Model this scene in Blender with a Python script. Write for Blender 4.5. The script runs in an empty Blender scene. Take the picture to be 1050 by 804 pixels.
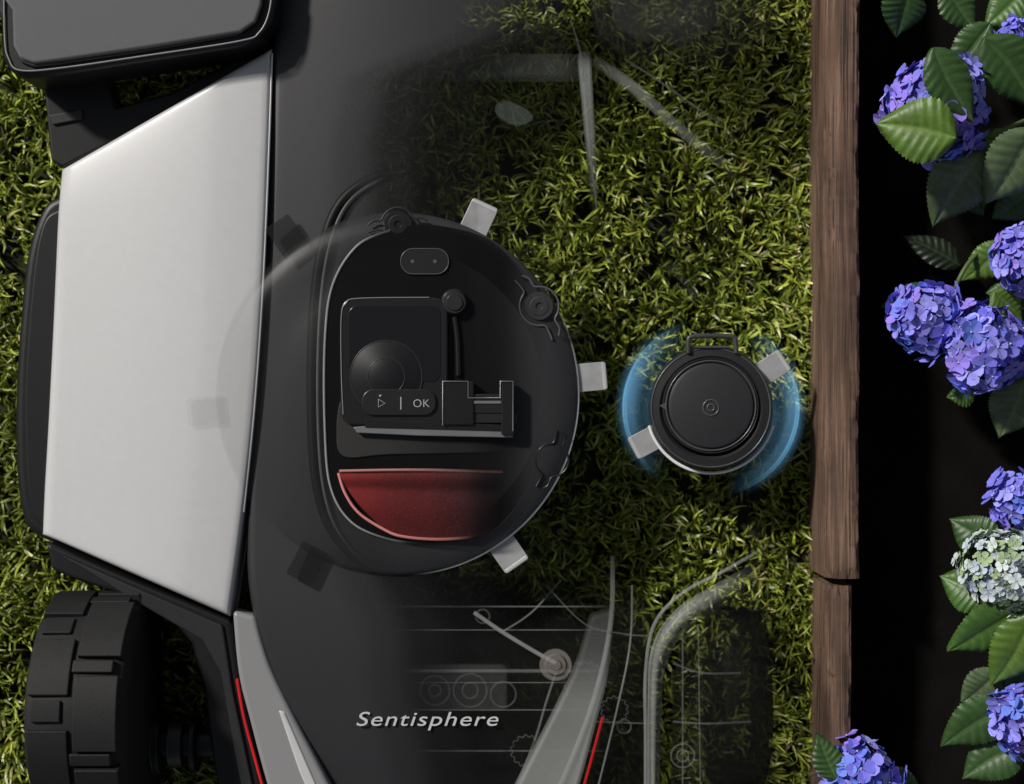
import bpy, bmesh, math, random
import numpy as np
from mathutils import Vector, Matrix
random.seed(4); np.random.seed(4)
R=random.Random(11)
H=1.6
def S(z): return (H-z)/H
def W(px,py,z=0.0):
    s=S(z)*0.001
    return Vector(((px-525)*s,(402-py)*s,z))
scene=bpy.context.scene
scene.view_settings.view_transform='Standard'
try: scene.view_settings.look='None'
except: pass
scene.view_settings.exposure=0
# ---------------------------------------------------------------- camera / light
cam=bpy.data.cameras.new("camera"); camo=bpy.data.objects.new("camera",cam)
scene.collection.objects.link(camo); camo.location=(0,0,H)
cam.sensor_width=36; cam.lens=36*H/1.05; cam.clip_end=1000; cam.clip_start=0.01
cam.dof.use_dof=True; cam.dof.focus_distance=H-.13; cam.dof.aperture_fstop=2.6
scene.camera=camo
SUN_EL=math.radians(36); SUN_AZ=math.radians(-50)   # azimuth from +Y, clockwise
sl=bpy.data.lights.new("sun","SUN"); sl.energy=4.3; sl.angle=math.radians(5); sl.color=(1,.96,.90)
so=bpy.data.objects.new("sun",sl); scene.collection.objects.link(so)
d=Vector((math.sin(SUN_AZ)*math.cos(SUN_EL),math.cos(SUN_AZ)*math.cos(SUN_EL),math.sin(SUN_EL)))
so.rotation_euler=d.to_track_quat('Z','Y').to_euler(); so.location=d*5
w=bpy.data.worlds.new("World"); scene.world=w; w.use_nodes=True
nt=w.node_tree; bg=nt.nodes['Background']; sky=nt.nodes.new('ShaderNodeTexSky'); sky.sky_type='NISHITA'
sky.sun_disc=False; sky.sun_elevation=SUN_EL; sky.sun_rotation=SUN_AZ
hsv=nt.nodes.new('ShaderNodeHueSaturation'); hsv.inputs['Saturation'].default_value=.35
nt.links.new(sky.outputs[0],hsv.inputs['Color']); nt.links.new(hsv.outputs[0],bg.inputs[0]); bg.inputs[1].default_value=0.05
# ---------------------------------------------------------------- materials
def ramp_x(nt,sepout,stops,lo,hi):
    mr=nt.nodes.new('ShaderNodeMapRange'); mr.inputs['From Min'].default_value=lo; mr.inputs['From Max'].default_value=hi
    nt.links.new(sepout,mr.inputs['Value'])
    cr=nt.nodes.new('ShaderNodeValToRGB'); cr.color_ramp.interpolation='EASE'
    e=cr.color_ramp.elements
    while len(e)<len(stops): e.new(0.5)
    for i,(p,v) in enumerate(stops):
        e[i].position=min(1,max(0,(p-lo)/(hi-lo))); e[i].color=(v,v,v,1)
    nt.links.new(mr.outputs[0],cr.inputs[0]); return cr.outputs[0]
def X(px,z=.12): return (px-525)*.001*S(z)
def Y(py,z=.12): return (402-py)*.001*S(z)
def mat(name,color,rough=.5,metal=0,fx=None,fy=None,shift=None,alpha=None,bump=.15,bscale=400,var=.12,spec=.5,emit=None,coat=0,attr=None,color2=None,cx=None):
    m=bpy.data.materials.new(name); m.use_nodes=True; n=m.node_tree; b=n.nodes['Principled BSDF']
    b.inputs['Roughness'].default_value=rough; b.inputs['Metallic'].default_value=metal
    b.inputs['Specular IOR Level'].default_value=spec; b.inputs['Coat Weight'].default_value=coat
    tc=n.nodes.new('ShaderNodeTexCoord'); sep=n.nodes.new('ShaderNodeSeparateXYZ'); n.links.new(tc.outputs['Object'],sep.inputs[0])
    no=n.nodes.new('ShaderNodeTexNoise'); no.inputs['Scale'].default_value=bscale*.08; no.inputs['Detail'].default_value=5
    n.links.new(tc.outputs['Object'],no.inputs['Vector'])
    hs=n.nodes.new('ShaderNodeHueSaturation'); hs.inputs['Color'].default_value=(*color,1)
    if attr:
        at=n.nodes.new('ShaderNodeAttribute'); at.attribute_name=attr; n.links.new(at.outputs['Color'],hs.inputs['Color'])
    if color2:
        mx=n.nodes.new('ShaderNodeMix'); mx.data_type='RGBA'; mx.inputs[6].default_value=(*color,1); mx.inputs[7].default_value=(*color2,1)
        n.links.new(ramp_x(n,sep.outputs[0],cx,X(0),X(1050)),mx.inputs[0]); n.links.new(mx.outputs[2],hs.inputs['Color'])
    mr=n.nodes.new('ShaderNodeMapRange'); mr.inputs['From Min'].default_value=.25; mr.inputs['From Max'].default_value=.75
    mr.inputs['To Min'].default_value=1-var; mr.inputs['To Max'].default_value=1+var
    n.links.new(no.outputs[0],mr.inputs['Value']); n.links.new(mr.outputs[0],hs.inputs['Value']); n.links.new(hs.outputs[0],b.inputs['Base Color'])
    if bump>0:
        n2=n.nodes.new('ShaderNodeTexNoise'); n2.inputs['Scale'].default_value=bscale; n2.inputs['Detail'].default_value=3
        n.links.new(tc.outputs['Object'],n2.inputs['Vector'])
        bp=n.nodes.new('ShaderNodeBump'); bp.inputs['Strength'].default_value=bump; bp.inputs['Distance'].default_value=.001
        n.links.new(n2.outputs[0],bp.inputs['Height']); n.links.new(bp.outputs[0],b.inputs['Normal'])
    a=None
    if fx:
        src=sep.outputs[0]
        if shift:
            sh=ramp_x(n,sep.outputs[1],sorted([(Y(p),v) for p,v in shift]),Y(900),Y(-100))
            mm=n.nodes.new('ShaderNodeMath'); mm.operation='MULTIPLY_ADD'; mm.inputs[1].default_value=-.2
            n.links.new(sh,mm.inputs[0]); n.links.new(src,mm.inputs[2]); src=mm.outputs[0]
        a=ramp_x(n,src,[(X(p),v) for p,v in fx],X(0),X(1050))
    if fy:
        ay=ramp_x(n,sep.outputs[1],sorted([(Y(p),v) for p,v in fy]),Y(900),Y(-100))
        if a is not None:
            mm=n.nodes.new('ShaderNodeMath'); mm.operation='MULTIPLY'; n.links.new(a,mm.inputs[0]); n.links.new(ay,mm.inputs[1]); a=mm.outputs[0]
        else: a=ay
    if a is not None: n.links.new(a,b.inputs['Alpha'])
    elif alpha is not None: b.inputs['Alpha'].default_value=alpha
    if emit:
        b.inputs['Emission Color'].default_value=(*emit[0],1); b.inputs['Emission Strength'].default_value=emit[1]
    return m
def empty(name,loc=(0,0,0)):
    e=bpy.data.objects.new(name,None); scene.collection.objects.link(e); e.empty_display_size=.05; return e
def addobj(name,me,m,parent,smooth=True):
    if smooth and len(me.polygons): me.polygons.foreach_set('use_smooth',[True]*len(me.polygons))
    if m: me.materials.append(m)
    o=bpy.data.objects.new(name,me); scene.collection.objects.link(o)
    if parent: o.parent=parent
    return o
def mesh(name,v,f,m,parent=None,smooth=True,col=None,attrname='Col'):
    me=bpy.data.meshes.new(name); me.from_pydata([tuple(q) for q in v],[],f); me.update()
    if col is not None:
        ca=me.color_attributes.new(attrname,'FLOAT_COLOR','POINT')
        ca.data.foreach_set('color',np.array([(c[0],c[1],c[2],1) for c in col],dtype=np.float32).ravel())
    return addobj(name,me,m,parent,smooth)
def cr(pts,n=8,closed=False):
    out=[];N=len(pts)
    rng=range(N) if closed else range(N-1)
    for i in rng:
        g=(lambda k: pts[k%N]) if closed else (lambda k: pts[min(max(k,0),N-1)])
        p0,p1,p2,p3=g(i-1),g(i),g(i+1),g(i+2)
        for j in range(n):
            t=j/n
            out.append(tuple(.5*((2*p1[k])+(-p0[k]+p2[k])*t+(2*p0[k]-5*p1[k]+4*p2[k]-p3[k])*t*t+(-p0[k]+3*p1[k]-3*p2[k]+p3[k])*t**3) for k in range(len(p1))))
    if not closed: out.append(tuple(pts[-1]))
    return out
def rrect(x0,y0,x1,y1,r,n=6,rot=0):
    cx,cy=(x0+x1)/2,(y0+y1)/2; o=[]
    for (a,b,s) in ((x1-r,y1-r,0),(x0+r,y1-r,90),(x0+r,y0+r,180),(x1-r,y0+r,270)):
        for i in range(n+1):
            t=math.radians(s+90*i/n); o.append((a+r*math.cos(t),b+r*math.sin(t)))
    c,s=math.cos(rot),math.sin(rot)
    return [(cx+(x-cx)*c-(y-cy)*s,cy+(x-cx)*s+(y-cy)*c) for x,y in o]
def prism(name,pts,z0,z1,m,parent,bev=.002,seg=3):
    """extruded outline (mm-style plan coordinates), rounded top edge"""
    n=len(pts); top=[W(x,y,z1) for x,y in pts]; v=[Vector((p.x,p.y,z0)) for p in top]+top
    f=[tuple(range(n,2*n)),tuple(reversed(range(n)))]
    for i in range(n):
        j=(i+1)%n; f.append((i,j,n+j,n+i))
    me=bpy.data.meshes.new(name); me.from_pydata([tuple(q) for q in v],[],f)
    bm=bmesh.new(); bm.from_mesh(me); bmesh.ops.recalc_face_normals(bm,faces=bm.faces); bm.to_mesh(me); bm.free()
    o=addobj(name,me,m,parent)
    if bev>0:
        b=o.modifiers.new('bevel','BEVEL'); b.width=bev; b.segments=seg; b.limit_method='ANGLE'; b.angle_limit=math.radians(40); b.harden_normals=True
    else:
        me.polygons.foreach_set('use_smooth',[False]*len(me.polygons))
    return o
def lathe(name,cx,cy,prof,m,parent,n=96):
    v=[];f=[]
    for r,z in prof:
        c=W(cx,cy,z)
        for i in range(n):
            a=2*math.pi*i/n; v.append((c.x+r*.001*S(z)*math.cos(a),c.y+r*.001*S(z)*math.sin(a),z))
    for k in range(len(prof)-1):
        for i in range(n):
            j=(i+1)%n; f.append((k*n+i,(k+1)*n+i,(k+1)*n+j,k*n+j))
    me=bpy.data.meshes.new(name); me.from_pydata(v,[],f)
    bm=bmesh.new(); bm.from_mesh(me); bmesh.ops.remove_doubles(bm,verts=bm.verts,dist=1e-6); bmesh.ops.recalc_face_normals(bm,faces=bm.faces)
    bm.to_mesh(me); bm.free()
    o=addobj(name,me,m,parent); es=o.modifiers.new('es','EDGE_SPLIT'); es.split_angle=math.radians(35); return o
def tube(name,pts,z,r,m,parent,closed=False,n=8,smoothn=8):
    cu=bpy.data.curves.new(name,'CURVE'); cu.dimensions='3D'; cu.bevel_depth=r; cu.bevel_resolution=3
    P=cr([(p[0],p[1],p[2] if len(p)>2 else z) for p in pts],smoothn,closed) if smoothn>1 else [(p[0],p[1],p[2] if len(p)>2 else z) for p in pts]
    sp=cu.splines.new('POLY'); sp.points.add(len(P)-1)
    for i,p in enumerate(P):
        q=W(*p); sp.points[i].co=(q.x,q.y,q.z,1)
    sp.use_cyclic_u=closed; cu.materials.append(m)
    o=bpy.data.objects.new(name,cu); scene.collection.objects.link(o); o.parent=parent; return o
def text(name,s,px,py,z,size,m,parent,shear=0,sx=1,off=0,sp=1.06):
    cu=bpy.data.curves.new(name,'FONT'); cu.body=s; cu.size=size; cu.shear=shear; cu.extrude=.0003; cu.align_x='CENTER'; cu.align_y='CENTER'
    cu.space_character=sp; cu.offset=off
    cu.materials.append(m); o=bpy.data.objects.new(name,cu); scene.collection.objects.link(o); o.location=W(px,py,z); o.scale=(sx,1,1); o.parent=parent
def mx(pts): return [(868-p[0],)+tuple(p[1:]) for p in pts]
# ---------------------------------------------------------------- ground
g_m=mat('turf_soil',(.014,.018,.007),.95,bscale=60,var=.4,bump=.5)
gv=[(-80,-80,0),(80,-80,0),(80,80,0),(-80,80,0)]
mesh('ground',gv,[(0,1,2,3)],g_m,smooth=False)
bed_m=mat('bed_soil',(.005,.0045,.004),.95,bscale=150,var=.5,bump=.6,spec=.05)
NB=90; bv=[];bf=[]
for i in range(NB+1):
    for j in range(NB+1):
        x=.335+1.4*i/NB; y=-1.2+2.4*j/NB
        bv.append((x,y,.006+R.uniform(0,.007)))
for i in range(NB):
    for j in range(NB): a=i*(NB+1)+j; bf.append((a,a+NB+1,a+NB+2,a+1))
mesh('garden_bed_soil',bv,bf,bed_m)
# ---------------------------------------------------------------- grass
def grass():
    NT=12500; K=8
    tx=np.random.uniform(-.80,.326,NT); ty=np.random.uniform(-.60,.60,NT)
    clump=(np.sin(tx*23+1.3*np.sin(ty*17))+np.sin(ty*29+2*np.sin(tx*13)))*.25+.5
    n=NT*K
    X0=np.repeat(tx,K)+np.random.normal(0,.0035,n); Y0=np.repeat(ty,K)+np.random.normal(0,.0035,n)
    X0=np.minimum(X0,.327)
    cl=np.repeat(clump,K); tb=np.repeat(np.random.uniform(.75,1.2,NT),K)
    drift=2.2*np.sin(tx*9+ty*5)+1.5*np.sin(ty*14-tx*7)
    ang=np.repeat(drift,K)+np.random.normal(0,1.2,n)
    L=np.random.uniform(.021,.039,n)*(.88+.22*cl)*tb
    Wd=np.random.uniform(.0010,.0019,n)
    lean=np.random.uniform(.0,.4,n); curl=np.random.uniform(.5,2.4,n)
    rows=6
    V=np.zeros((n,rows+1,2,3)); pz=np.zeros(n)
    a2=ang.copy(); wind=np.random.normal(0,.2,n)
    cxp=np.zeros(n);cyp=np.zeros(n)
    tw=np.random.normal(0,.6,n)
    th=lean.copy()
    wprof=[.7,.95,1,.95,.8,.5,.05]
    for r in range(rows+1):
        side=np.stack([-np.sin(a2),np.cos(a2),np.zeros(n)],1)
        c=np.stack([X0+cxp,Y0+cyp,pz],1)
        sv=side*(Wd*wprof[r])[:,None]; sv[:,2]+=tw*Wd*wprof[r]*.8
        V[:,r,0]=c-sv; V[:,r,1]=c+sv
        st=np.sin(th)*L/rows; cxp=cxp+st*np.cos(a2); cyp=cyp+st*np.sin(a2); a2=a2+wind
        pz=pz+np.cos(th)*L/rows; th=th+curl*(.3+r*.28)/rows
    V[...,2]=np.maximum(V[...,2],.001)
    V[...,0]=np.minimum(V[...,0],.3285)
    vv=V.reshape(-1,3).astype(np.float32)
    base=(np.arange(n)*(rows+1)*2)
    q=[np.stack([base+2*r,base+2*r+1,base+2*r+3,base+2*r+2],1) for r in range(rows)]
    q=np.stack(q,1).reshape(-1,4)
    me=bpy.data.meshes.new('grass'); me.vertices.add(len(vv)); me.vertices.foreach_set('co',vv.ravel())
    me.loops.add(q.size); me.loops.foreach_set('vertex_index',q.ravel().astype(np.int32))
    me.polygons.add(len(q)); me.polygons.foreach_set('loop_start',np.arange(0,q.size,4,dtype=np.int32))
    me.update(calc_edges=True)
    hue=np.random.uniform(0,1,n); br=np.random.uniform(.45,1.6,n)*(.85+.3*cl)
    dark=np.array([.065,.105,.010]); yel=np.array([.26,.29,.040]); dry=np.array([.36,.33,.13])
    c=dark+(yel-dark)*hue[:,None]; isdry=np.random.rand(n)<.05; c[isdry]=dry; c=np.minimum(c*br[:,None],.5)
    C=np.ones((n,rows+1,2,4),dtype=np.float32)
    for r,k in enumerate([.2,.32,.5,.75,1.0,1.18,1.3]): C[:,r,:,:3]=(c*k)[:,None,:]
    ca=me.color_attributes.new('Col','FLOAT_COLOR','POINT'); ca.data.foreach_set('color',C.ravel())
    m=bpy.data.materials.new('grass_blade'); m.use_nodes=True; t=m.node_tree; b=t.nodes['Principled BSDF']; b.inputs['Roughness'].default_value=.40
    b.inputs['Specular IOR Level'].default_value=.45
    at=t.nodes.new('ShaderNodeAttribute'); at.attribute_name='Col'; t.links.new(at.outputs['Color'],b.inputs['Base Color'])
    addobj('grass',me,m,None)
grass()
# ---------------------------------------------------------------- timber edging
def wood_mat():
    m=bpy.data.materials.new('weathered_wood'); m.use_nodes=True; t=m.node_tree; b=t.nodes['Principled BSDF']; b.inputs['Roughness'].default_value=.8
    tc=t.nodes.new('ShaderNodeTexCoord')
    def noise(sc,scale,det,dist=0):
        mp=t.nodes.new('ShaderNodeMapping'); mp.inputs['Scale'].default_value=sc; t.links.new(tc.outputs['Object'],mp.inputs[0])
        n=t.nodes.new('ShaderNodeTexNoise'); n.inputs['Scale'].default_value=scale; n.inputs['Detail'].default_value=det; n.inputs['Distortion'].default_value=dist
        t.links.new(mp.outputs[0],n.inputs['Vector']); return n.outputs[0]
    def ramp(src,stops):
        r=t.nodes.new('ShaderNodeValToRGB'); e=r.color_ramp.elements
        while len(e)<len(stops): e.new(.5)
        for i,(p,c) in enumerate(stops): e[i].position=p; e[i].color=(*c,1)
        t.links.new(src,r.inputs[0]); return r.outputs[0]
    def mul(a,b_,f):
        x=t.nodes.new('ShaderNodeMix'); x.data_type='RGBA'; x.blend_type='MULTIPLY'; x.inputs[0].default_value=f; t.links.new(a,x.inputs[6]); t.links.new(b_,x.inputs[7]); return x.outputs[2]
    n1=noise((190,6,120),1.4,9,.7)
    g=ramp(n1,[(.25,(.04,.022,.014)),(.42,(.105,.062,.042)),(.58,(.17,.104,.072)),(.8,(.30,.20,.145))])
    blot=ramp(noise((30,9,20),1.0,6),[(.35,(.46,.40,.36)),(.65,(1.12,1.07,1.02))])
    ck=noise((420,4.5,200),1.0,4,.4)
    crack=ramp(ck,[(.37,(.10,.08,.07)),(.43,(1,1,1))])
    c=mul(mul(g,blot,.9),crack,.85); t.links.new(c,b.inputs['Base Color'])
    bp=t.nodes.new('ShaderNodeBump'); bp.inputs['Strength'].default_value=.8; bp.inputs['Distance'].default_value=.0012; t.links.new(n1,bp.inputs['Height'])
    bp2=t.nodes.new('ShaderNodeBump'); bp2.inputs['Strength'].default_value=.7; bp2.inputs['Distance'].default_value=.001; t.links.new(ck,bp2.inputs['Height']); t.links.new(bp.outputs[0],bp2.inputs['Normal']); t.links.new(bp2.outputs[0],b.inputs['Normal'])
    return m
wm=wood_mat()
def plank(x0,x1,ya,yb,zt):
    xa,xb=X(x0,zt),X(x1,zt); y0,y1=Y(ya,zt),Y(yb,zt); n=int(abs(y1-y0)/.004)
    v=[];f=[]
    w=xb-xa; sect=[(xa,-.01),(xa,zt*.55),(xa+.0003,zt-.014),(xa+.001,zt-.010),(xa+.006,zt-.001),(xa+.009,zt),(xa+w*.6,zt),(xb-.004,zt),(xb-.001,zt-.002),(xb,zt-.006),(xb,-.01)]
    chipc=0
    for i in range(n+1):
        y=y0+(y1-y0)*i/n; wob=.0006*math.sin(y*21)+.0003*math.sin(y*67+1)
        if R.random()<.06: chipc=R.uniform(.0006,.0024)
        chipc*=.75
        for k,(x,z) in enumerate(sect):
            j=.0004 if 1<k<9 else .0002
            chip=chipc if k in(3,4) else (max(0,math.sin(y*43+k)*math.sin(y*91+2*k))*.0014 if k in (7,8) else 0)
            endd=.003*max(0,1-min(i,n-i)/3)
            v.append((x+wob+R.gauss(0,j*.5)+(chip if k<5 else -chip),y,z+R.gauss(0,j*.3)-chip*.7-(endd if 2<k<9 else 0)))
    q=len(sect)
    for i in range(n):
        for k in range(q-1): f.append((i*q+k,(i+1)*q+k,(i+1)*q+k+1,i*q+k+1))
    f.append(tuple(range(q))); f.append(tuple(reversed(range(n*q,n*q+q))))
    me=bpy.data.meshes.new('timber_edging'); me.from_pydata(v,[],f)
    bm=bmesh.new(); bm.from_mesh(me); bmesh.ops.recalc_face_normals(bm,faces=bm.faces); bm.to_mesh(me); bm.free()
    o=addobj('timber_edging',me,wm,None); es=o.modifiers.new('es','EDGE_SPLIT'); es.split_angle=math.radians(30)
plank(848,882,-330,594,.105)
plank(848,874,601,1150,.098)
# ---------------------------------------------------------------- mower
mow=empty('robotic_lawn_mower')
DK=[(0,1),(325,1),(360,.76),(400,.34),(450,.14),(520,.05),(620,.0)]
deck_m=mat('deck_plastic',(.022,.022,.024),.42,fx=DK,shift=[(-50,.9),(25,.62),(90,.05),(150,0),(560,0),(660,.16),(850,.30)],bump=.08,bscale=1500,var=.04)
white_m=mat('white_shell',(.47,.47,.475),.34,bump=.03,bscale=1500,var=.02,coat=.35)
black_m=mat('black_plastic',(.007,.007,.0075),.42,bump=.15,bscale=1800,var=.1,spec=.35)
dkgrey_m=mat('dark_grey_plastic',(.020,.020,.021),.38,bump=.1,bscale=1800,var=.06)
red_m=mat('red_trim',(.5,.012,.012),.3,fx=[(0,1),(400,1),(480,.55),(700,.55)],bump=0,emit=((.8,.02,.02),.1))  # slight emission makes the piping glow, though it is no lamp
rub_m=mat('rubber',(.008,.008,.0085),.65,bump=.3,bscale=900,var=.15,spec=.3)
ghostl_m=mat('clear_housing',(.30,.31,.30),.4,alpha=.10,bump=0,var=0,spec=.2)
ghosts_m=mat('clear_strut',(.36,.37,.36),.4,alpha=.17,bump=0,var=0,spec=.2)
highlight_m=mat('edge_highlight',(.6,.6,.61),.28,metal=.6,bump=.03,var=.05)
def shell(name,left,right,zf,m,nu=28,nv=48,edge=.006,drop=.03):
    L=cr(left,8);Rr=cr(right,8)
    def samp(P,t):
        k=t*(len(P)-1); i=min(int(k),len(P)-2); u=k-i; return (P[i][0]*(1-u)+P[i+1][0]*u,P[i][1]*(1-u)+P[i+1][1]*u)
    us=[0,.004,.012,.025,.05]+[.05+.9*i/nu for i in range(1,nu)]+[.95,.975,.988,.996,1]
    vs=[0,.003,.008,.016,.03]+[.03+.94*i/nv for i in range(1,nv)]+[.97,.984,.992,.997,1]
    v=[];f=[]
    for t in vs:
        a=samp(L,t);b=samp(Rr,t)
        for u in us:
            wd=max(1,math.hypot(b[0]-a[0],b[1]-a[1])); du=min(u,1-u)*wd; dv=min(t,1-t)*abs(left[-1][1]-left[0][1])
            e=min(du,dv); r=edge*1000; k=0
            if e<r: k=(1-math.sqrt(max(0,1-((r-e)/r)**2)))*edge
            z=zf(u,t)-k
            v.append(W(a[0]*(1-u)+b[0]*u,a[1]*(1-u)+b[1]*u,z))
    nU=len(us);nV=len(vs)
    for j in range(nV-1):
        for i in range(nU-1): a=j*nU+i; f.append((a,a+nU,a+nU+1,a+1))
    ring=[i for i in range(nU)]+[j*nU+nU-1 for j in range(1,nV)]+[(nV-1)*nU+i for i in range(nU-2,-1,-1)]+[j*nU for j in range(nV-2,0,-1)]
    s0=len(v)
    for r_ in ring: q=v[r_]; v.append(Vector((q.x,q.y,q.z-drop)))
    for i in range(len(ring)): j=(i+1)%len(ring); f.append((ring[i],ring[j],s0+j,s0+i))
    me=bpy.data.meshes.new(name); me.from_pydata([tuple(q) for q in v],[],f)
    bm=bmesh.new(); bm.from_mesh(me); bmesh.ops.recalc_face_normals(bm,faces=bm.faces); bm.to_mesh(me); bm.free()
    return addobj(name,me,m,mow)
dl=[(286,-70),(281,50),(274,250),(262,410),(254,520),(258,620),(290,720),(330,804),(365,870)]
def deck_z(u,t): return .118+.010*math.sin(math.pi*u)*(1 if t<.7 else 1-(t-.7)*1.2)-.03*max(0,t-.6)**2*6
shell('deck_cover',dl,mx(dl),deck_z,deck_m,edge=.005)
pl=[(64,174),(60,220),(55,330),(50,430),(46,500),(44,548)]
pr=[(279,50),(277,130),(271,290),(262,420),(250,530),(236,632)]
def pan_z(u,t): return .094+.030*math.sin(u*1.65)+.006*math.sin(math.pi*t)-.012*max(0,u-.72)
shell('side_panel',pl,pr,pan_z,white_m,edge=.007,drop=.04)
tube('panel_edge_highlight',[(279,55,.119),(276,150,.122),(270,290,.124),(261,420,.124),(250,525,.121)],.118,.0011,highlight_m,mow)  # bright tube stands in for the highlight along the panel's inner edge
bp_=[(66,198),(44,212),(28,255),(20,320),(15,400),(15,470),(20,520),(32,546),(66,562)]
prism('side_bumper',cr(bp_,6)+[(90,560),(90,200)],.02,.086,black_m,mow,bev=.010,seg=5)
prism('bumper_lip',cr([(62,214),(46,225),(36,262),(29,330),(25,400),(26,470),(30,515),(40,538),(62,552)],6)+[(90,545),(90,215)],.083,.0885,black_m,mow,bev=.003)
arm=[(47,556),(140,596),(237,636),(246,700),(268,800),(285,860),(235,860),(218,780),(208,705),(196,660),(172,632),(130,612),(75,594),(52,584)]
prism('rear_frame_arm',arm,.055,.104,black_m,mow,bev=.004)
prism('rear_frame_arm_ridge',[(62,569),(140,603),(228,641),(238,705),(258,800),(270,860),(258,860),(240,770),(226,690),(206,656),(130,612)],.10,.1075,dkgrey_m,mow,bev=.002)
st=[(238,626),(244,690),(256,740),(272,800),(292,865)]
si=[(262,632),(276,680),(298,728),(330,790),(368,865)]
strip=cr(st,6)+list(reversed(cr(si,6)))
prism('tail_trim',strip,.09,.118,mat('tail_trim_grey',(.22,.22,.225),.32,bump=0,var=.02),mow,bev=.007,seg=5)
prism('tail_trim_inner',[(285,728),(292,730),(318,790),(352,868),(340,870),(306,790)],.115,.1195,white_m,mow,bev=.0025)
prism('tail_trim_clear',mx(strip),.09,.118,mat('tail_clear',(.33,.34,.33),.4,fy=[(590,.0),(660,.08),(740,.30),(804,.38)],bump=0,var=.02),mow,bev=.007,seg=5)
pip=[(243,696,.112),(250,735,.112),(262,780,.112),(276,830,.112)]
tube('red_piping',pip,.11,.0014,red_m,mow); tube('red_piping_b',[(868-a,b,c) for a,b,c in pip[1:]],.11,.0014,red_m,mow)
hm=[(-60,-80),(290,-80),(284,0),(280,22),(268,38),(245,47),(150,62),(60,76),(26,80),(10,74),(1,58),(0,20)]
prism('head_module',hm,.08,.150,black_m,mow,bev=.007,seg=5)
hi=[(-50,-80),(274,-80),(268,5),(262,22),(246,33),(150,49),(60,62),(34,65),(20,60),(13,46),(12,10)]
hg_m=mat('head_cover_grey',(.11,.11,.113),.30,bump=.03,bscale=1500,var=.03)
prism('head_module_rim',[(x*.985+1,y*1.03+2) for x,y in hi],.148,.1535,dkgrey_m,mow,bev=.002)
prism('head_module_cover',hi,.150,.157,hg_m,mow,bev=.003)
tube('head_module_trim',[(4,-20),(5,40),(9,60),(20,72),(60,70),(150,57),(246,42),(266,33),(276,12),(280,-20)],.1515,.0008,mat('head_trim',(.25,.25,.25),.3,bump=0),mow)
FM=[(-80,1),(20,.9),(60,.35),(85,0)]
hm2=[(600,-80),(840,-80),(830,-20),(800,30),(740,70),(640,62),(612,35),(606,0)]
prism('head_module_clear',hm2,.10,.130,mat('smoked_head',(.010,.010,.010),.5,fx=[(0,.6),(700,.55),(840,.0)],fy=FM,bump=0,var=0,spec=.15),mow,bev=.004)
prism('head_module_clear_cover',[(625,-80),(770,-80),(770,-20),(745,20),(700,48),(650,40),(628,22)],.131,.134,mat('smoked_head_b',(.05,.05,.05),.4,fx=[(0,.25),(690,.2),(770,0)],fy=FM,bump=0,var=0,spec=.2),mow,bev=.002)
prism('neck_block',[(44,84),(110,76),(118,110),(175,95),(282,40),(282,60),(64,172),(52,165)],.05,.088,black_m,mow,bev=.003)
prism('neck_rib',[(50,118),(84,112),(84,122),(54,128)],.086,.091,dkgrey_m,mow,bev=.001)
prism('body_tub',[(100,210),(275,120),(600,120),(640,300),(640,560),(560,640),(300,640),(240,600),(80,530)],.03,.075,
      mat('tub',(.012,.012,.012),.6,fx=[(0,1),(310,1),(350,.3),(390,.0),(700,0)],bump=0),mow,bev=.003)
# wheels
def wheel(name,x0,x1,cy,rad,zc,m):
    cxa,cxb=X(x0,.14),X(x1,.14); cyw=Y(cy,zc)
    v=[];f=[];n=72
    prof=[(cxa,rad*.45),(cxa+.002,rad*.5),(cxa,rad*.8),(cxa+.003,rad*.90),(cxa+.010,rad*.94),((cxa+cxb)/2,rad*.95),(cxb-.010,rad*.94),(cxb-.003,rad*.90),(cxb,rad*.8),(cxb-.002,rad*.5),(cxb,rad*.45)]
    for x,r in prof:
        for i in range(n):
            a=2*math.pi*i/n; v.append((x,cyw+r*math.cos(a),zc+r*math.sin(a)))
    for k in range(len(prof)-1):
        for i in range(n): j=(i+1)%n; f.append((k*n+i,k*n+j,(k+1)*n+j,(k+1)*n+i))
    for c in (0,len(prof)-1): f.append(tuple(c*n+i for i in range(n)))
    def block(xa,xb,a0,a1,r0,r1,sub=6):
        s=len(v)
        for q in range(sub+1):
            a=a0+(a1-a0)*q/sub
            for (x,r) in ((xa,r0),(xa+.0015,r1),(xb-.0015,r1),(xb,r0)): v.append((x,cyw+r*math.cos(a),zc+r*math.sin(a)))
        for q in range(sub):
            for k in range(3): f.append((s+q*4+k,s+q*4+k+1,s+q*4+5+k,s+q*4+4+k))
        f.append((s,s+1,s+2,s+3)); f.append(tuple(s+sub*4+k for k in range(4)))
    w=cxb-cxa; N=8
    for i in range(N):
        a=2*math.pi*i/N
        block(cxa+w*.06,cxa+w*.49,a+.02,a+.52,rad*.9,rad*.985)
        block(cxa+w*.51,cxa+w*.97,a+.36,a+.98,rad*.9,rad*1.0)
        block(cxa+w*.47,cxa+w*.90,a+.22,a+.33,rad*.9,rad*.985,3)
        block(cxa+w*.10,cxa+w*.42,a+.56,a+.74,rad*.9,rad*.975,3)
    me=bpy.data.meshes.new(name); me.from_pydata(v,[],f)
    bm=bmesh.new(); bm.from_mesh(me); bmesh.ops.recalc_face_normals(bm,faces=bm.faces); bm.to_mesh(me); bm.free()
    o=addobj(name,me,m,mow)
    b=o.modifiers.new('b','BEVEL'); b.width=.0014; b.segments=2; b.limit_method='ANGLE'; b.angle_limit=math.radians(35); b.harden_normals=True
wheel('wheel',38,140,722,.112,.088,rub_m)
wheel('wheel_clear',735,790,716,.095,.080,mat('wheel_smoked',(.006,.006,.006),.6,alpha=.16,bump=0,var=0,spec=.1))
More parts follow.
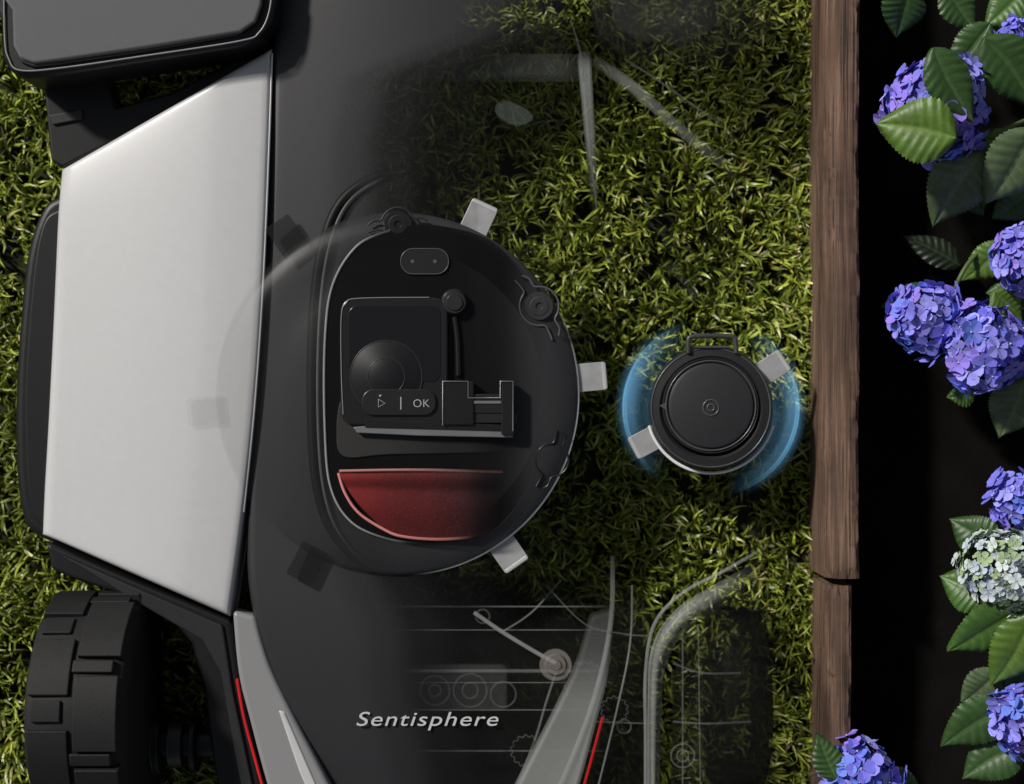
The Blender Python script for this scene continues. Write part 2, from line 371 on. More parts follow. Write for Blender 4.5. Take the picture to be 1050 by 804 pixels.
def xcyl(name,x0,x1,cy,r,zc,m):
    v=[];f=[];n=40;cw=Y(cy,zc)
    for x in (X(x0,zc),X(x1,zc)):
        for i in range(n):
            a=2*math.pi*i/n; v.append((x,cw+r*math.cos(a),zc+r*math.sin(a)))
    for i in range(n): j=(i+1)%n; f.append((i,j,n+j,n+i))
    f+= [tuple(range(n)),tuple(range(n,2*n))]
    o=mesh(name,v,f,m,mow); es=o.modifiers.new('b','BEVEL'); es.width=.0015; es.segments=2; es.limit_method='ANGLE'; es.harden_normals=True
xcyl('axle',138,222,762,.014,.06,black_m); xcyl('axle_flange',160,168,762,.030,.06,black_m); xcyl('axle_hub',176,190,762,.024,.06,dkgrey_m); xcyl('axle_flange_b',198,204,762,.028,.06,black_m)
# channel outline on deck
groove_m=mat('deck_channel',(.006,.006,.006),.5,fx=[(0,1),(330,1),(385,.15),(410,.0)],bump=0,spec=.2)
edge_m=mat('deck_edge',(.16,.16,.165),.35,fx=[(0,.9),(325,.8),(370,.2),(400,.0)],bump=0)
ch=[(430,176),(390,180),(352,205),(332,250),(322,320),(320,420),(326,500),(345,550),(385,585),(440,598)]
tube('deck_channel',ch,.1265,.0052,groove_m,mow)
tube('deck_channel_edge',[(x+6,y+2) for x,y in ch],.1290,.0016,edge_m,mow)
# cutting disc
CX,CY=407,404
DF=[(0,.05),(262,.07),(275,.14),(325,.30),(350,.55),(430,.92),(470,1)]
disc_m=mat('disc_plastic',(.026,.026,.028),.32,fx=DF,bump=.12,bscale=1600,var=.06)
rimm=mat('disc_rim_steel',(.8,.8,.81),.25,metal=.4,fx=[(0,0),(420,.0),(480,.5),(520,1)],fy=[(280,0),(380,.4),(470,1)],bump=0)
zt=.142
lathe('cutting_disc',CX,CY,[(0,zt),(118,zt),(121,zt-.0012),(150,zt-.0015),(165,zt-.003),(178,zt-.006),(184,zt-.010),(186,zt-.013)],disc_m,mow,160)
lathe('cutting_disc_rim',CX,CY,[(185.4,zt-.0116),(187.0,zt-.0120),(187.6,zt-.0145)],rimm,mow,160)
bs=mat('blade_steel',(.38,.38,.385),.40,metal=.35,bump=.08,bscale=900,var=.15); bs2=mat('blade_steel_edge',(.6,.6,.6),.3,metal=.4,bump=0)
def blade(name,cx,cy,ang,r0,r1,wd,z,m,par):
    a=math.radians(ang); c,s=math.cos(a),-math.sin(a)
    pts=[(cx+c*r+ -s*t*1,cy+s*r+c*t) for r,t in ((r0,-wd/2),(r1-2,-wd/2),(r1,-wd/2+2),(r1,wd/2-2),(r1-2,wd/2),(r0,wd/2))]
    prism(name,pts,z-.0022,z,m,par,bev=.0006,seg=2)
    pts=[(cx+c*r+ -s*t*1,cy+s*r+c*t) for r,t in ((r1-4.5,-wd/2+1),(r1-1,-wd/2+1),(r1-1,wd/2-1),(r1-4.5,wd/2-1))]
    if m is bs: prism(name+'_bevel',pts,z-.001,z+.0004,bs2,par,bev=.0003,seg=1)
bg_=mat('blade_smoked',(.012,.012,.012),.4,alpha=.4,bump=0,var=0,spec=.2); bg2=mat('blade_clear',(.25,.25,.25),.5,alpha=.06,bump=0,var=0)
for i,(an,mm) in enumerate(((65,bs),(5,bs),(-55,bs),(125,bg_),(185,bg2),(242,bg_))):
    blade('cutting_blade_%d'%(i+1),CX,CY,an,178,216,29,.1265 if i<3 else .132,mm,mow)
# ---- control well on top of disc
well=mat('well_black',(.004,.004,.004),.3,fx=[(0,.8),(340,.85),(450,.9),(500,.6),(548,.05),(560,0)],bump=0,var=.05,spec=.25)
wl=[(455,232),(410,232),(368,250),(342,290),(334,350),(334,440),(340,500),(362,535),(400,552),(450,556),(505,545),(540,500),(556,430),(556,350),(540,290),(505,248)]
prism('control_well',cr(wl,6,True),.1405,.1432,well,mow,bev=.001)
tube('well_bezel',[(400,236),(366,252),(341,292),(333,350),(333,440),(339,500),(361,536),(400,553),(440,557)],.1440,.0010,mat('bezel',(.40,.40,.40),.35,fx=[(0,.7),(355,.5),(400,.12),(440,0)],bump=0),mow)
wf=mat('well_floor',(.030,.029,.028),.45,fx=[(0,.9),(380,.7),(470,.25),(520,.0)],bump=.05)
prism('well_step',cr([(345,440),(350,410),(362,432),(420,446),(520,448),(520,462),(400,466),(352,468)],5,True),.1435,.1452,wf,mow,bev=.002)
def bowl_surface():
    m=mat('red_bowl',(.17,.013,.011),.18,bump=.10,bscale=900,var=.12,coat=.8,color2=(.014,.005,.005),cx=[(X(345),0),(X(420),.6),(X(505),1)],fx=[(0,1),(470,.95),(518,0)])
    n=m.node_tree; b=n.nodes['Principled BSDF']
    vo=n.nodes.new('ShaderNodeTexVoronoi'); vo.inputs['Scale'].default_value=700
    tc=n.nodes.new('ShaderNodeTexCoord'); n.links.new(tc.outputs['Object'],vo.inputs['Vector'])
    r=n.nodes.new('ShaderNodeValToRGB'); r.color_ramp.elements[0].position=.08; r.color_ramp.elements[0].color=(1,1,1,1); r.color_ramp.elements[1].position=.22; r.color_ramp.elements[1].color=(0,0,0,1)
    n.links.new(vo.outputs['Distance'],r.inputs[0])
    src=b.inputs['Base Color'].links[0].from_socket
    mxn=n.nodes.new('ShaderNodeMix'); mxn.data_type='RGBA'; mxn.inputs[7].default_value=(.45,.16,.13,1)
    n.links.new(src,mxn.inputs[6])
    ml=n.nodes.new('ShaderNodeMath'); ml.operation='MULTIPLY'; ml.inputs[1].default_value=.35; n.links.new(r.outputs[0],ml.inputs[0]); n.links.new(ml.outputs[0],mxn.inputs[0])
    n.links.new(mxn.outputs[2],b.inputs['Base Color'])
    v=[];f=[];N=40;M=18
    top=cr([(347,483),(400,482),(450,482),(518,484)],8); bot=cr([(392,541),(410,549),(450,552),(508,549)],8)
    def s(P,t):
        k=t*(len(P)-1); i=min(int(k),len(P)-2); u=k-i; return (P[i][0]*(1-u)+P[i+1][0]*u,P[i][1]*(1-u)+P[i+1][1]*u)
    for j in range(M+1):
        t=j/M
        for i in range(N+1):
            a=s(top,i/N);b_=s(bot,i/N)
            bow=-6*math.sin(math.pi*t)*max(0,1-i/N*3)
            zz=.1475+(.004*math.sin(math.pi*t/.28) if t<.28 else 0)+.004*math.sin(math.pi*max(0,(t-.25)/.75))
            v.append(W(a[0]*(1-t)+b_[0]*t+bow,a[1]*(1-t)+b_[1]*t,zz))
    for j in range(M):
        for i in range(N): a=j*(N+1)+i; f.append((a,a+1,a+N+2,a+N+1))
    s0=len(v); ring=[i for i in range(N+1)]+[j*(N+1)+N for j in range(1,M+1)]+[M*(N+1)+i for i in range(N-1,-1,-1)]+[j*(N+1) for j in range(M-1,0,-1)]
    for r_ in ring: q=v[r_]; v.append(Vector((q.x,q.y,.143)))
    for i in range(len(ring)): j=(i+1)%len(ring); f.append((ring[i],ring[j],s0+j,s0+i))
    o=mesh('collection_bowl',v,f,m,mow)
    bm=bmesh.new(); bm.from_mesh(o.data); bmesh.ops.recalc_face_normals(bm,faces=bm.faces); bm.to_mesh(o.data); bm.free()
    es=o.modifiers.new('es','EDGE_SPLIT'); es.split_angle=math.radians(50)
bowl_surface()
tube('bowl_gloss_line',[(348,483),(400,482),(450,482),(515,484)],.1500,.0013,mat('gloss_line',(.42,.20,.18),.3,fx=[(0,1),(380,.8),(500,.05)],bump=0),mow)  # salmon line paints the gloss along the bowl's upper edge
tube('bowl_edge',[(347,485),(354,506),(368,526),(392,542),(412,550),(450,553),(495,550)],.1490,.0014,mat('gloss_line2',(.6,.22,.20),.3,fx=[(0,1),(400,.9),(440,.45),(490,0)],bump=0),mow)
lid_m=mat('lid_gloss',(.012,.012,.013),.24,bump=0,var=.03)
prism('display_lid',rrect(349,305,459,436,14),.1435,.1500,lid_m,mow,bev=.002)
tube('display_lid_edge',[(352,425),(350,380),(350,325),(355,311),(368,306),(440,305)],.1503,.0005,mat('lidedge',(.18,.18,.18),.3,bump=0),mow)
prism('display_lid_inner',rrect(357,313,452,392,10),.149,.1506,mat('lid_inner',(.008,.008,.009),.2,bump=0,var=.02),mow,bev=.001)
dial=mat('dial',(.025,.025,.027),.35,bump=0)
def ring(name,cx,cy,r,z,t,m): tube(name,[(cx+r*math.cos(2*math.pi*i/40),cy+r*math.sin(2*math.pi*i/40)) for i in range(40)],z,t,m,mow,True,smoothn=1)
lathe('dial_knob',396,386,[(0,.1516),(18,.1516),(19,.1511),(36,.1511),(37.5,.1503)],mat('dial_face',(.009,.009,.010),.3,bump=0),mow,60)
ring('dial_ring',396,386,37,.1510,.0005,dial); ring('dial_ring_inner',396,386,19,.1514,.0004,dial)
prism('button_bar',rrect(371,399,447,426,12),.150,.1526,mat('button_bar',(.014,.014,.015),.28,bump=0),mow,bev=.001)
ic=mat('icon_white',(.36,.36,.36),.5,bump=0,var=0)
tube('play_icon',[(388,409.5),(388,417.5),(395,413.5)],.1529,.0004,ic,mow,True,smoothn=1)
prism('divider_icon',[(410.5,407),(411.5,407),(411.5,420),(410.5,420)],.152,.1530,ic,mow,bev=0)
text('ok_icon','OK',432,414,.1528,.0105,ic,mow,off=-.00012)
prism('tick_icon',[(388,405),(391.5,405),(389.7,407)],.152,.1530,ic,mow,bev=0)
mech=mat('mechanism',(.009,.009,.009),.3,bump=0); mlt=mat('mechanism_edge',(.18,.18,.185),.3,metal=.3,bump=0)
prism('tray',[(362,438),(372,437),(526,441),(526,449),(430,447),(366,444)],.146,.152,mlt,mow,bev=.001)
prism('tray_top',[(374,430),(525,436),(525,442),(374,438)],.150,.1535,mech,mow,bev=.0005)
prism('motor_box',rrect(454,391,486,436,2),.145,.156,mech,mow,bev=.0015)
tube('motor_frame',[(454,436),(454,391),(480,391),(480,408),(513,408),(513,391),(526,391),(526,442)],.1565,.0006,mlt,mow,smoothn=1)
prism('motor_post',rrect(514,391,527,446,1.5),.145,.156,mech,mow,bev=.0012)
prism('motor_arm',rrect(478,404,516,424,2),.145,.154,mat('mech_mid',(.013,.013,.013),.3,bump=0),mow,bev=.001)
prism('motor_shaft',rrect(482,411,514,414,1),.153,.155,mlt,mow,bev=.0004)
prism('motor_foot',rrect(482,424,530,434,1.5),.145,.153,mat('mech_foot',(.015,.015,.015),.3,bump=0),mow,bev=.001)
# small fittings
fit=mat('fitting',(.03,.03,.032),.3,bump=0); fitl=mat('fitting_edge',(.07,.07,.075),.3,bump=0)
pill=rrect(411,255,460,281,12.5); prism('sensor_pill',pill,.142,.1448,mat('pill',(.010,.010,.010),.35,bump=0),mow,bev=.001)
tube('sensor_pill_rim',pill,.1448,.0005,fitl,mow,True,smoothn=1)
for i,x in enumerate((423,446)): prism('sensor_dot_%d'%i,rrect(x-2,266,x+2,270,1.9),.1445,.1453,fitl,mow,bev=0)
lathe('lid_knob',466,310,[(0,.153),(8,.153),(9,.1515),(11,.1515),(13,.149),(14,.143)],mat('knob',(.02,.02,.021),.3,bump=0),mow,40)
tube('knob_stem',[(466,325),(469,350),(470,385)],.145,.0026,mech,mow)
dimm=mat('fit_dim',(.02,.02,.02),.45,bump=0,spec=.3)
for k,(cx,cy,ro) in enumerate(((553,314,-58),(408,230,4),(566,472,-110))):
    def rt(p):
        q=.85 if k else 1
        c,s=math.cos(math.radians(-ro)),math.sin(math.radians(-ro)); return (cx+(p[0]*c-p[1]*s)*q,cy+(p[0]*s+p[1]*c)*q)
    zz=(.1400,.1420,.1390)[k]
    m2=(fitl,dimm,mech)[k]
    def arc(r,a0,a1): return [rt((r*math.cos(math.radians(a)),-r*math.sin(math.radians(a)))) for a in np.linspace(a0,a1,14)]
    tube('slot_arc_%d'%k,[rt((-36,-1)),rt((-30,-6)),rt((-21,-6))]+arc(20,155,25)+[rt((21,-6)),rt((30,-6)),rt((36,-1))],zz,.0010,m2,mow,smoothn=2)
    tube('slot_arc_lower_%d'%k,[rt((-36,7)),rt((-22,5))]+arc(20,205,335)+[rt((22,5)),rt((36,7))],zz,.0010,m2,mow,smoothn=2)
    if k<2:
        a,b=rt((0,0)); lathe('slot_screw_%d'%k,a,b,[(0,zz+.0005),(3,zz+.0005),(4,zz+.0018),(9,zz+.0018),(10,zz+.001),(14,zz+.001),(15,zz-.002)],fit if k==0 else mech,mow,32)
text('label_text','Sentisphere',437,738,.1226,.0190,mat('label',(.48,.48,.48),.5,bump=0,var=0),mow,shear=.25,sx=1.36,off=.0,sp=1.1)
# ---- see-through internals on the right
def ghost_tube(name,pts,r,m=ghosts_m,z=.09,closed=False,sn=8): tube(name,pts,z,r,m,mow,closed,smoothn=sn)
prism('chassis_bar',[(395,54),(598,54),(604,82),(400,82)],.085,.10,mat('gb',(.14,.15,.14),.5,fx=[(0,.0),(390,.05),(470,.18),(560,.18),(600,.04)],bump=0,spec=.2),mow,bev=.006,seg=5)
prism('chassis_post',[(592,52),(606,52),(614,200),(606,198)],.085,.105,mat('post',(.36,.38,.36),.4,fy=[(45,0),(70,.3),(120,.2),(190,.04),(205,0)],bump=0,spec=.2),mow,bev=.004,seg=4)
ghost_tube('chassis_post_line',[(585,20),(596,60),(602,130),(612,215)],.0010,ghostl_m)
brm=mat('brace_m',(.36,.38,.36),.5,fx=[(0,.0),(610,.03),(650,.16),(700,.09),(770,0)],bump=0,spec=.1)
ghost_tube('brace',[(608,62),(650,90),(700,135),(770,190)],.0060,brm)
ghost_tube('brace_b',[(640,60),(700,100),(760,150),(800,240)],.0012,brm)
prism('connector',cr([(508,108),(522,104),(540,112),(546,122),(530,128),(512,120)],5,True),.10,.107,mat('conn',(.3,.36,.33),.6,alpha=.07,bump=0,spec=.0),mow,bev=.0)
archm=mat('arch_m',(.42,.44,.43),.35,fx=[(0,.30),(700,.30),(790,.0)],bump=0,spec=.3); archl=mat('arch_l',(.42,.44,.43),.35,fx=[(0,.22),(740,.22),(800,.0)],bump=0,spec=.3)
fa=[(662,870),(662,760),(662,690),(671,640),(700,608),(745,584),(795,555)]
ghost_tube('arch_outer',fa,.0018,archl)
v=[];f=[]
A=cr([(664,870),(664,720),(668,665),(690,628),(728,602),(795,566)],10);Bn=cr([(676,870),(678,730),(684,680),(706,645),(742,622),(805,592)],10)
for i in range(len(A)):
    for k in range(9):
        t=k/8; v.append(W(A[i][0]*(1-t)+Bn[i][0]*t,A[i][1]*(1-t)+Bn[i][1]*t,.080+.009*math.sin(math.pi*t)))
for i in range(len(A)-1):
    for k in range(8): a=i*9+k; f.append((a,a+9,a+10,a+1))
mesh('arch_band',v,f,archm,mow)
prism('arch_plate',[(690,700),(700,655),(730,630),(790,600),(812,640),(800,860),(690,860)],.05,.058,mat('archp',(.008,.009,.008),.6,fx=[(0,.5),(760,.4),(820,.0)],fy=[(595,.15),(680,1),(860,1)],bump=0,spec=.15),mow,bev=.002)
prism('tail_dim_sheet',[(395,592),(640,592),(668,620),(664,860),(395,860)],.045,.055,mat('tail_dim',(.006,.007,.006),.6,fx=[(0,.9),(420,.75),(560,.65),(700,.5)],fy=[(590,0),(680,.85),(800,1)],bump=0,spec=.15),mow,bev=.003)  # dark see-through sheet added to dim the grass below
rl=mat('rail_m',(.34,.36,.34),.4,fx=[(0,0),(395,.04),(450,.20),(560,.17),(640,.0)],bump=0,spec=.2)
for i,(a,b) in enumerate(((622,.0009),(646,.0007),(688,.0018),(700,.0006),(728,.0007),(770,.0009))):
    ghost_tube('cross_rail_%d'%i,[(400,a),(520,a),(630,a)],b,rl,.085)
prism('motor_housing_clear',rrect(420,682,520,730,6),.07,.082,mat('mh',(.20,.21,.20),.4,fx=[(0,0),(410,.04),(470,.12),(530,.10)],bump=0,spec=.3),mow,bev=.004,seg=4)
ghost_tube('suspension_rod',[(486,628),(515,648),(548,668),(570,680)],.0022,mat('rod',(.5,.52,.5),.3,alpha=.28,bump=0),.09)
ghost_tube('suspension_rod_b',[(515,648),(545,628),(575,595)],.0010)
ghost_tube('suspension_rod_c',[(570,690),(560,720),(548,760),(530,804)],.0012)
lathe('suspension_bolt',570,682,[(0,.100),(5,.100),(6,.097),(10,.097),(12,.094),(16,.094),(17,.088)],mat('bolt',(.4,.36,.33),.35,alpha=.32,bump=0),mow,40)
def gear(name,cx,cy,r,teeth,z,m):
    pts=[]
    for j in range(teeth*4):
        a=2*math.pi*j/(teeth*4); rr_=r*(1.10 if j%4 in(1,2) else .96); pts.append((cx+rr_*math.cos(a),cy+rr_*math.sin(a)))
    ghost_tube(name,pts,.0008,m,z,True,1)
for i,(a,b,r) in enumerate(((446,708,15),(482,708,17),(516,712,13),(495,632,7),(700,775,12),(700,775,6),(640,745,7),(482,708,8),(446,708,6))):
    ghost_tube('bearing_ring_%d'%i,[(a+r*math.cos(2*math.pi*j/30),b+r*math.sin(2*math.pi*j/30)) for j in range(30)],.0010,ghostl_m,.088,True,1)
gear('drive_gear',600,700,20,18,.088,ghostl_m); gear('drive_gear_b',630,728,13,14,.088,ghostl_m); gear('drive_gear_c',540,770,15,14,.088,ghostl_m)
fadeup=mat('fadeline',(.42,.44,.43),.4,fy=[(555,0),(620,.12),(700,.28),(804,.35)],bump=0,spec=.2)
for i,pt in enumerate((((628,570),(626,640),(608,720),(575,804),(545,860)),((648,600),(646,660),(632,730),(600,860)),((700,650),(700,804)),((716,640),(718,804)),((610,740),(664,742)),((560,600),(600,640),(640,650),(664,652)),((690,680),(720,690),(760,690)),((690,740),(725,742),(770,740)))):
    ghost_tube('inner_line_%d'%i,list(pt),(.0024,.0010,.0010,.0008,.0008,.0009,.0012,.0012)[i],fadeup if i in(0,1) else ghostl_m,.092)
# ---------------------------------------------------------------- edge trimmer
tr=empty('edge_trimmer')
TX,TY=729,418
tm=mat('trimmer_plastic',(.018,.018,.019),.36,bump=.1,bscale=1500,var=.05); tm2=mat('trimmer_cap',(.024,.024,.026),.36,bump=.1,bscale=1500,var=.05)
z=.105
lathe('trimmer_body',TX,TY,[(50,z-.004),(53,z-.001),(60,z-.002),(63,z-.006),(64,z-.02),(60,z-.03),(30,z-.035),(25,.005)],tm,tr)
lathe('trimmer_cap',TX,TY-2,[(0,z+.002),(40,z+.002),(43,z+.001),(44,z-.001),(47,z-.001),(48.5,z),(50,z-.004),(50.5,z-.006)],tm2,tr)
def ring2(name,cx,cy,r,z,t,m,a0=0,a1=360):
    full=(a1-a0)>=360; n=60
    tube(name,[(cx+r*math.cos(math.radians(a0+(a1-a0)*i/n)),cy-r*math.sin(math.radians(a0+(a1-a0)*i/n))) for i in range(n if full else n+1)],z,t,m,tr,full,smoothn=1)
te=mat('trimmer_edge',(.06,.06,.065),.3,bump=0)
ring2('trimmer_ring',TX,TY-2,46,z+.0005,.0008,te); ring2('trimmer_ring_outer',TX,TY,61,z-.002,.0008,te)
ring2('trimmer_logo_ring',TX,TY,8,z+.0022,.0007,te); ring2('trimmer_logo_dot',TX,TY,3.5,z+.0022,.0007,te)
ring2('trimmer_steel_rim',TX,TY+1.5,65.5,z-.014,.0016,mat('steel_rim_glint',(.85,.85,.85),.4,metal=.2,bump=0),195,345)  # lower arc coloured bright as the metal rim's reflection
prism('trimmer_marker',[(676,416),(684,412),(684,421)],z-.003,z+.0005,te,tr,bev=0)
tube('trimmer_handle',[(706,362),(706,350),(711,345),(749,345),(754,350),(755,362)],z,.0024,mat('handle',(.04,.04,.042),.35,bump=0),tr,smoothn=3)
tube('trimmer_handle_bar',[(712,356),(748,356)],z-.001,.0013,te,tr)
for i,an in enumerate((33,208)):
    blade('trimmer_blade_%d'%i,TX,TY,an,56,91,25,.086,bs,tr)
v=[];f=[];gl=[]; NA=360; rr=[64,68,72,76,80,83,86,87.5,88.7,90,91.5,95,99]
radw=[.12,.14,.18,.24,.32,.42,.58,.9,1.1,.85,.35,.14,0]
for k,r in enumerate(rr):
    for i in range(NA+1):
        a=360*i/NA; v.append(W(TX+r*math.cos(math.radians(a)),TY-r*math.sin(math.radians(a)),.080))
        def lobe(c,wd):
            dd=abs((a-c+180)%360-180); x=max(0,1-dd/wd); return x*x*(3-2*x)
        l=min(1,lobe(170,66)+.95*lobe(-6,74))
        streak=.72+.28*math.sin(r*1.9+.8*math.sin(math.radians(a)*3))
        gl.append((min(1,l*radw[k]*streak*.85),)*3)
for k in range(len(rr)-1):
    for i in range(NA): a=k*(NA+1)+i; f.append((a,a+1,a+NA+2,a+NA+1))
gm=bpy.data.materials.new('blue_glow'); gm.use_nodes=True; t=gm.node_tree; t.nodes.remove(t.nodes['Principled BSDF'])
at=t.nodes.new('ShaderNodeAttribute'); at.attribute_name='Col'; em=t.nodes.new('ShaderNodeEmission'); em.inputs[0].default_value=(.17,.45,.72,1); em.inputs[1].default_value=1.2
tp=t.nodes.new('ShaderNodeBsdfTransparent'); ms=t.nodes.new('ShaderNodeMixShader'); t.links.new(at.outputs['Fac'],ms.inputs[0]); t.links.new(tp.outputs[0],ms.inputs[1]); t.links.new(em.outputs[0],ms.inputs[2]); t.links.new(ms.outputs[0],t.nodes['Material Output'].inputs[0])
mesh('glow_sweep',v,f,gm,tr,col=gl)  # emissive sheet drawing the blue glow effect, not a lamp
# ---------------------------------------------------------------- hydrangeas
def leaf_mat():
    m=bpy.data.materials.new('hydrangea_leaf'); m.use_nodes=True; t=m.node_tree; b=t.nodes['Principled BSDF']; b.inputs['Roughness'].default_value=.45
    at=t.nodes.new('ShaderNodeAttribute'); at.attribute_name='Col'
    no=t.nodes.new('ShaderNodeTexNoise'); no.inputs['Scale'].default_value=160; no.inputs['Detail'].default_value=5
    tc=t.nodes.new('ShaderNodeTexCoord'); t.links.new(tc.outputs['Object'],no.inputs['Vector'])
    hs=t.nodes.new('ShaderNodeHueSaturation'); mr=t.nodes.new('ShaderNodeMapRange'); mr.inputs['To Min'].default_value=.6; mr.inputs['To Max'].default_value=1.4
    t.links.new(no.outputs[0],mr.inputs['Value']); t.links.new(mr.outputs[0],hs.inputs['Value']); t.links.new(at.outputs['Color'],hs.inputs['Color']); t.links.new(hs.outputs[0],b.inputs['Base Color'])
    bp=t.nodes.new('ShaderNodeBump'); bp.inputs['Strength'].default_value=.35; bp.inputs['Distance'].default_value=.001; t.links.new(no.outputs[0],bp.inputs['Height']); t.links.new(bp.outputs[0],b.inputs['Normal'])
    trn=t.nodes.new('ShaderNodeBsdfTranslucent'); t.links.new(hs.outputs[0],trn.inputs[0]); ms=t.nodes.new('ShaderNodeMixShader'); ms.inputs[0].default_value=.2
    t.links.new(b.outputs[0],ms.inputs[1]); t.links.new(trn.outputs[0],ms.inputs[2]); t.links.new(ms.outputs[0],t.nodes['Material Output'].inputs[0])
    return m
lm=leaf_mat()
pm=mat('hydrangea_petal',(.3,.3,.8),.6,attr='Col',bump=.1,bscale=900,var=.08,spec=.3)
sm=mat('hydrangea_stem',(.07,.11,.03),.6)
class B:
    def __init__(s): s.v=[];s.f=[];s.c=[]
def leaf(b,bx,by,tx,ty,wd,z,zt=None,col=(.045,.10,.025)):
    p=W(bx,by,z); q=W(tx,ty,z if zt is None else zt); d=q-p; L=d.length; d.normalize()
    side=Vector((0,0,1)).cross(d).normalized(); roll=R.uniform(-.35,.35)
    side=(side*math.cos(roll)+Vector((0,0,1))*math.sin(roll)).normalized(); up=d.cross(side).normalized()
    if up.z<0: up=-up
    NL=60;NC=16; s=len(b.v); hw=wd*.00056; bend=R.uniform(.04,.12)
    cur=R.uniform(-.08,.08)
    for i in range(NL+1):
        t=i/NL; prof=(math.sin(math.pi*min(1,t)**.82)**.85)*(1-.25*t)*1.12 if 0<t<1 else 0
        ser=(1+.035*((i%3)-1)*(1 if .08<t<.97 else 0))
        for j in range(NC+1):
            u=j/NC*2-1; au=abs(u)
            x=t*L-au*.02*L ; y=u*hw*prof*(ser if au>.99 else 1)+cur*L*math.sin(math.pi*t)
            ph=(t*8.5-au*1.35)%1; vein=max(0,1-abs(ph-.5)*9)*(1-au*.55) if .03<t<.95 and au>.05 else 0
            mid=max(0,1-au*9)
            zz=au*hw*.22*prof-bend*L*t*t*1.2+.0011*math.sin(2*math.pi*(t*8.5-au*1.35))*au*(1-au*.3)*prof - .0009*mid-au**3*hw*.25
            b.v.append(p+d*x+side*y+up*zz)
            k=max(mid,vein*.7); base=Vector(col)*(.92+.16*math.sin(9*t+3*u)*.5); vc=Vector((col[0]*1.8+.025,col[1]*1.5+.025,col[2]*1.8+.012))
            b.c.append(base.lerp(vc,k*.6))
    for i in range(NL):
        for j in range(NC): a=s+i*(NC+1)+j; b.f.append((a,a+NC+1,a+NC+2,a+1))
def cluster(b,px,py,r,z,size=.0120,n=None,pal=0):
    c=W(px,py,z); rad=r*.001*S(z); 
    n=n or int(2.9*(rad/size)**2*1.9)
    ga=math.pi*(3-math.sqrt(5))
    for i in range(n):
        cz=1-1.25*(i+.5)/n; sr=math.sqrt(max(0,1-cz*cz)); a=i*ga+R.uniform(-.25,.25)
        nn=Vector((sr*math.cos(a),sr*math.sin(a),cz*.9)).normalized()
        nn=(nn+Vector((R.gauss(0,.3),R.gauss(0,.3),R.gauss(0,.15)))).normalized()
        lump=1+.10*math.sin(3*a+px)+.08*math.sin(5*cz*3+py)
        o=c+Vector((sr*math.cos(a),sr*math.sin(a),cz*.8))*(rad-size*.6)*lump*R.uniform(.86,1.08)
        t1=nn.orthogonal().normalized(); t2=nn.cross(t1); rot=R.uniform(0,math.pi*2); sz=size*R.uniform(.75,1.15)
        h=R.random()
        if pal==0:
            c1=Vector((.13,.13,.60)).lerp(Vector((.32,.31,.82)),h)
            if R.random()<.22: c1=Vector((.26,.19,.68))
            if R.random()<.12: c1=Vector((.12,.19,.66))
        else:
            c1=Vector((.50,.56,.52)).lerp(Vector((.34,.40,.56)),h**2)
            if R.random()<.25: c1=Vector((.28,.38,.20))
        cup=R.uniform(.0,.35)
        for k in range(4):
            a2=rot+k*math.pi/2+R.uniform(-.12,.12); d1=t1*math.cos(a2)+t2*math.sin(a2); d2=nn.cross(d1)
            s=len(b.v); tw=R.uniform(-.15,.15)
            pts=[(.05,0,0,.45),(.33,-.30,.04,.85),(.68,-.47,.07,1.0),(.95,-.30,.02,1.15),(1.03,0,-.04,1.2),(.95,.30,.02,1.15),(.68,.47,.07,1.0),(.33,.30,.04,.85),(.55,0,-.03,.8)]
            for x,y,zz,sh in pts:
                b.v.append(o+(d1*x+d2*y*1.08+nn*(zz+cup*x*x*.8+tw*y))*sz); b.c.append(c1*(.72+.3*sh))
            for q in range(8): b.f.append((s+8,s+q,s+(q+1)%8))
        s=len(b.v)
        for k in range(6): b.v.append(o+(t1*math.cos(k*math.pi/3)+t2*math.sin(k*math.pi/3))*sz*.11+nn*sz*.03); b.c.append((.3,.35,.6))
        b.v.append(o+nn*sz*.16); b.c.append((.4,.45,.6))
        for k in range(6): b.f.append((s+6,s+k,s+(k+1)%6))
G1=(.055,.13,.022);G2=(.035,.085,.020);G3=(.10,.15,.07);G4=(.09,.17,.025)
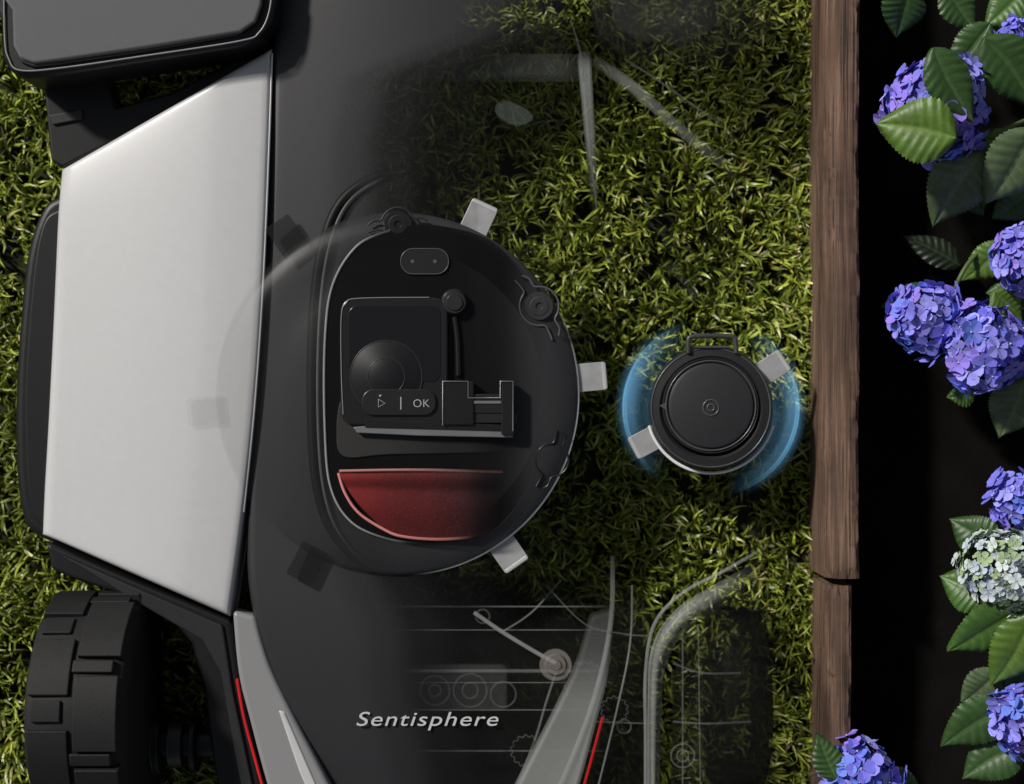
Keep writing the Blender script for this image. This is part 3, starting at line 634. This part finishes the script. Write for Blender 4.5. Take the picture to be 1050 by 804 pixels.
plants=[
 dict(bl=[(960,112,58,.13,0),(1040,42,26,.12,0)],
  lv=[(980,141,896,126,54,.175,.16,G4),(932,-12,920,40,40,.12,.1,G2),(1005,158,958,238,54,.13,.09,G3),(1058,135,1012,212,54,.15,.12,G3),(957,50,1002,126,38,.175,.17,G2),(1010,40,1062,112,48,.14,.13,G2),(1015,24,972,80,34,.11,.10,G2),(970,-15,1003,32,34,.10,.1,G2),(1050,-10,1010,25,36,.1,.1,G1),(1060,195,1020,225,34,.10,.1,G2),(1010,140,1045,158,30,.12,.12,G4),(985,175,1012,222,36,.09,.08,G2)],
  st=[[(960,140,.1),(985,145,.11),(1010,140,.1),(1060,120,.05)],[(1000,160,.09),(1030,190,.06),(1070,220,.02)]]),
 dict(bl=[(1050,262,38,.12,0),(948,325,42,.12,0),(1006,356,50,.13,0)],
  lv=[(1030,250,985,290,30,.10,.08,G4),(1060,292,1010,300,34,.09,.08,G2),(1050,390,1024,452,46,.11,.09,G3),(1000,400,970,408,22,.09,.08,G1),(1060,345,1045,400,30,.08,.08,G2),(985,272,925,240,26,.045,.04,(.006,.015,.004)),(960,300,905,318,24,.07,.07,G2),(1020,300,1052,330,34,.1,.09,G4)],  # near-black leaf: the dimness low in the plant is in its colour
  st=[[(1030,240,.07),(1000,262,.09),(984,285,.10),(975,310,.08)],[(1010,380,.08),(1040,400,.05),(1070,410,.02)]]),
 dict(bl=[(1043,513,34,.12,0),(1030,583,46,.13,1),(1050,737,40,.13,0),(882,800,46,.115,0)],
  lv=[(1022,560,972,532,36,.12,.1,G2),(1015,612,962,590,42,.12,.10,G1),(1045,625,972,672,46,.13,.11,G1),(1058,632,1015,708,46,.14,.11,G4),(1022,690,985,722,36,.10,.08,G3),(1035,722,964,770,42,.12,.1,G2),(1045,765,985,800,40,.11,.09,G2),(1060,540,1040,560,30,.11,.1,G1),(1060,670,1030,720,36,.10,.1,G1),(905,800,948,812,30,.08,.08,G2),(858,800,838,752,26,.125,.125,G2),(1030,600,1052,640,30,.09,.09,G2)],
  st=[[(1030,620,.09),(1045,660,.07),(1060,720,.03)],[(882,800,.09),(930,830,.05),(980,860,.02)]]),
]
for pd in plants:
    e=empty('hydrangea_plant'); lb=B(); fb=B()
    for l in pd['lv']: leaf(lb,*l[:5],l[5],l[6],l[7])
    for (x,y,r,z_,p) in pd['bl']:
        if p==0: cluster(fb,x,y,r,z_-.01)
        else: cluster(fb,x,y,r,z_-.01,size=.0068,pal=1)
        tube('bloom_stem',[(x,y,z_-.03),(x+8,y+5,.05),(x+14,y+8,.005)],.05,.0028,sm,e)
    for s_ in pd['st']: tube('stem',s_,.05,.0022,sm,e)
    mesh('leaves',lb.v,lb.f,lm,e,col=lb.c); mesh('blooms',fb.v,fb.f,pm,e,col=fb.c,smooth=False)
print('done')
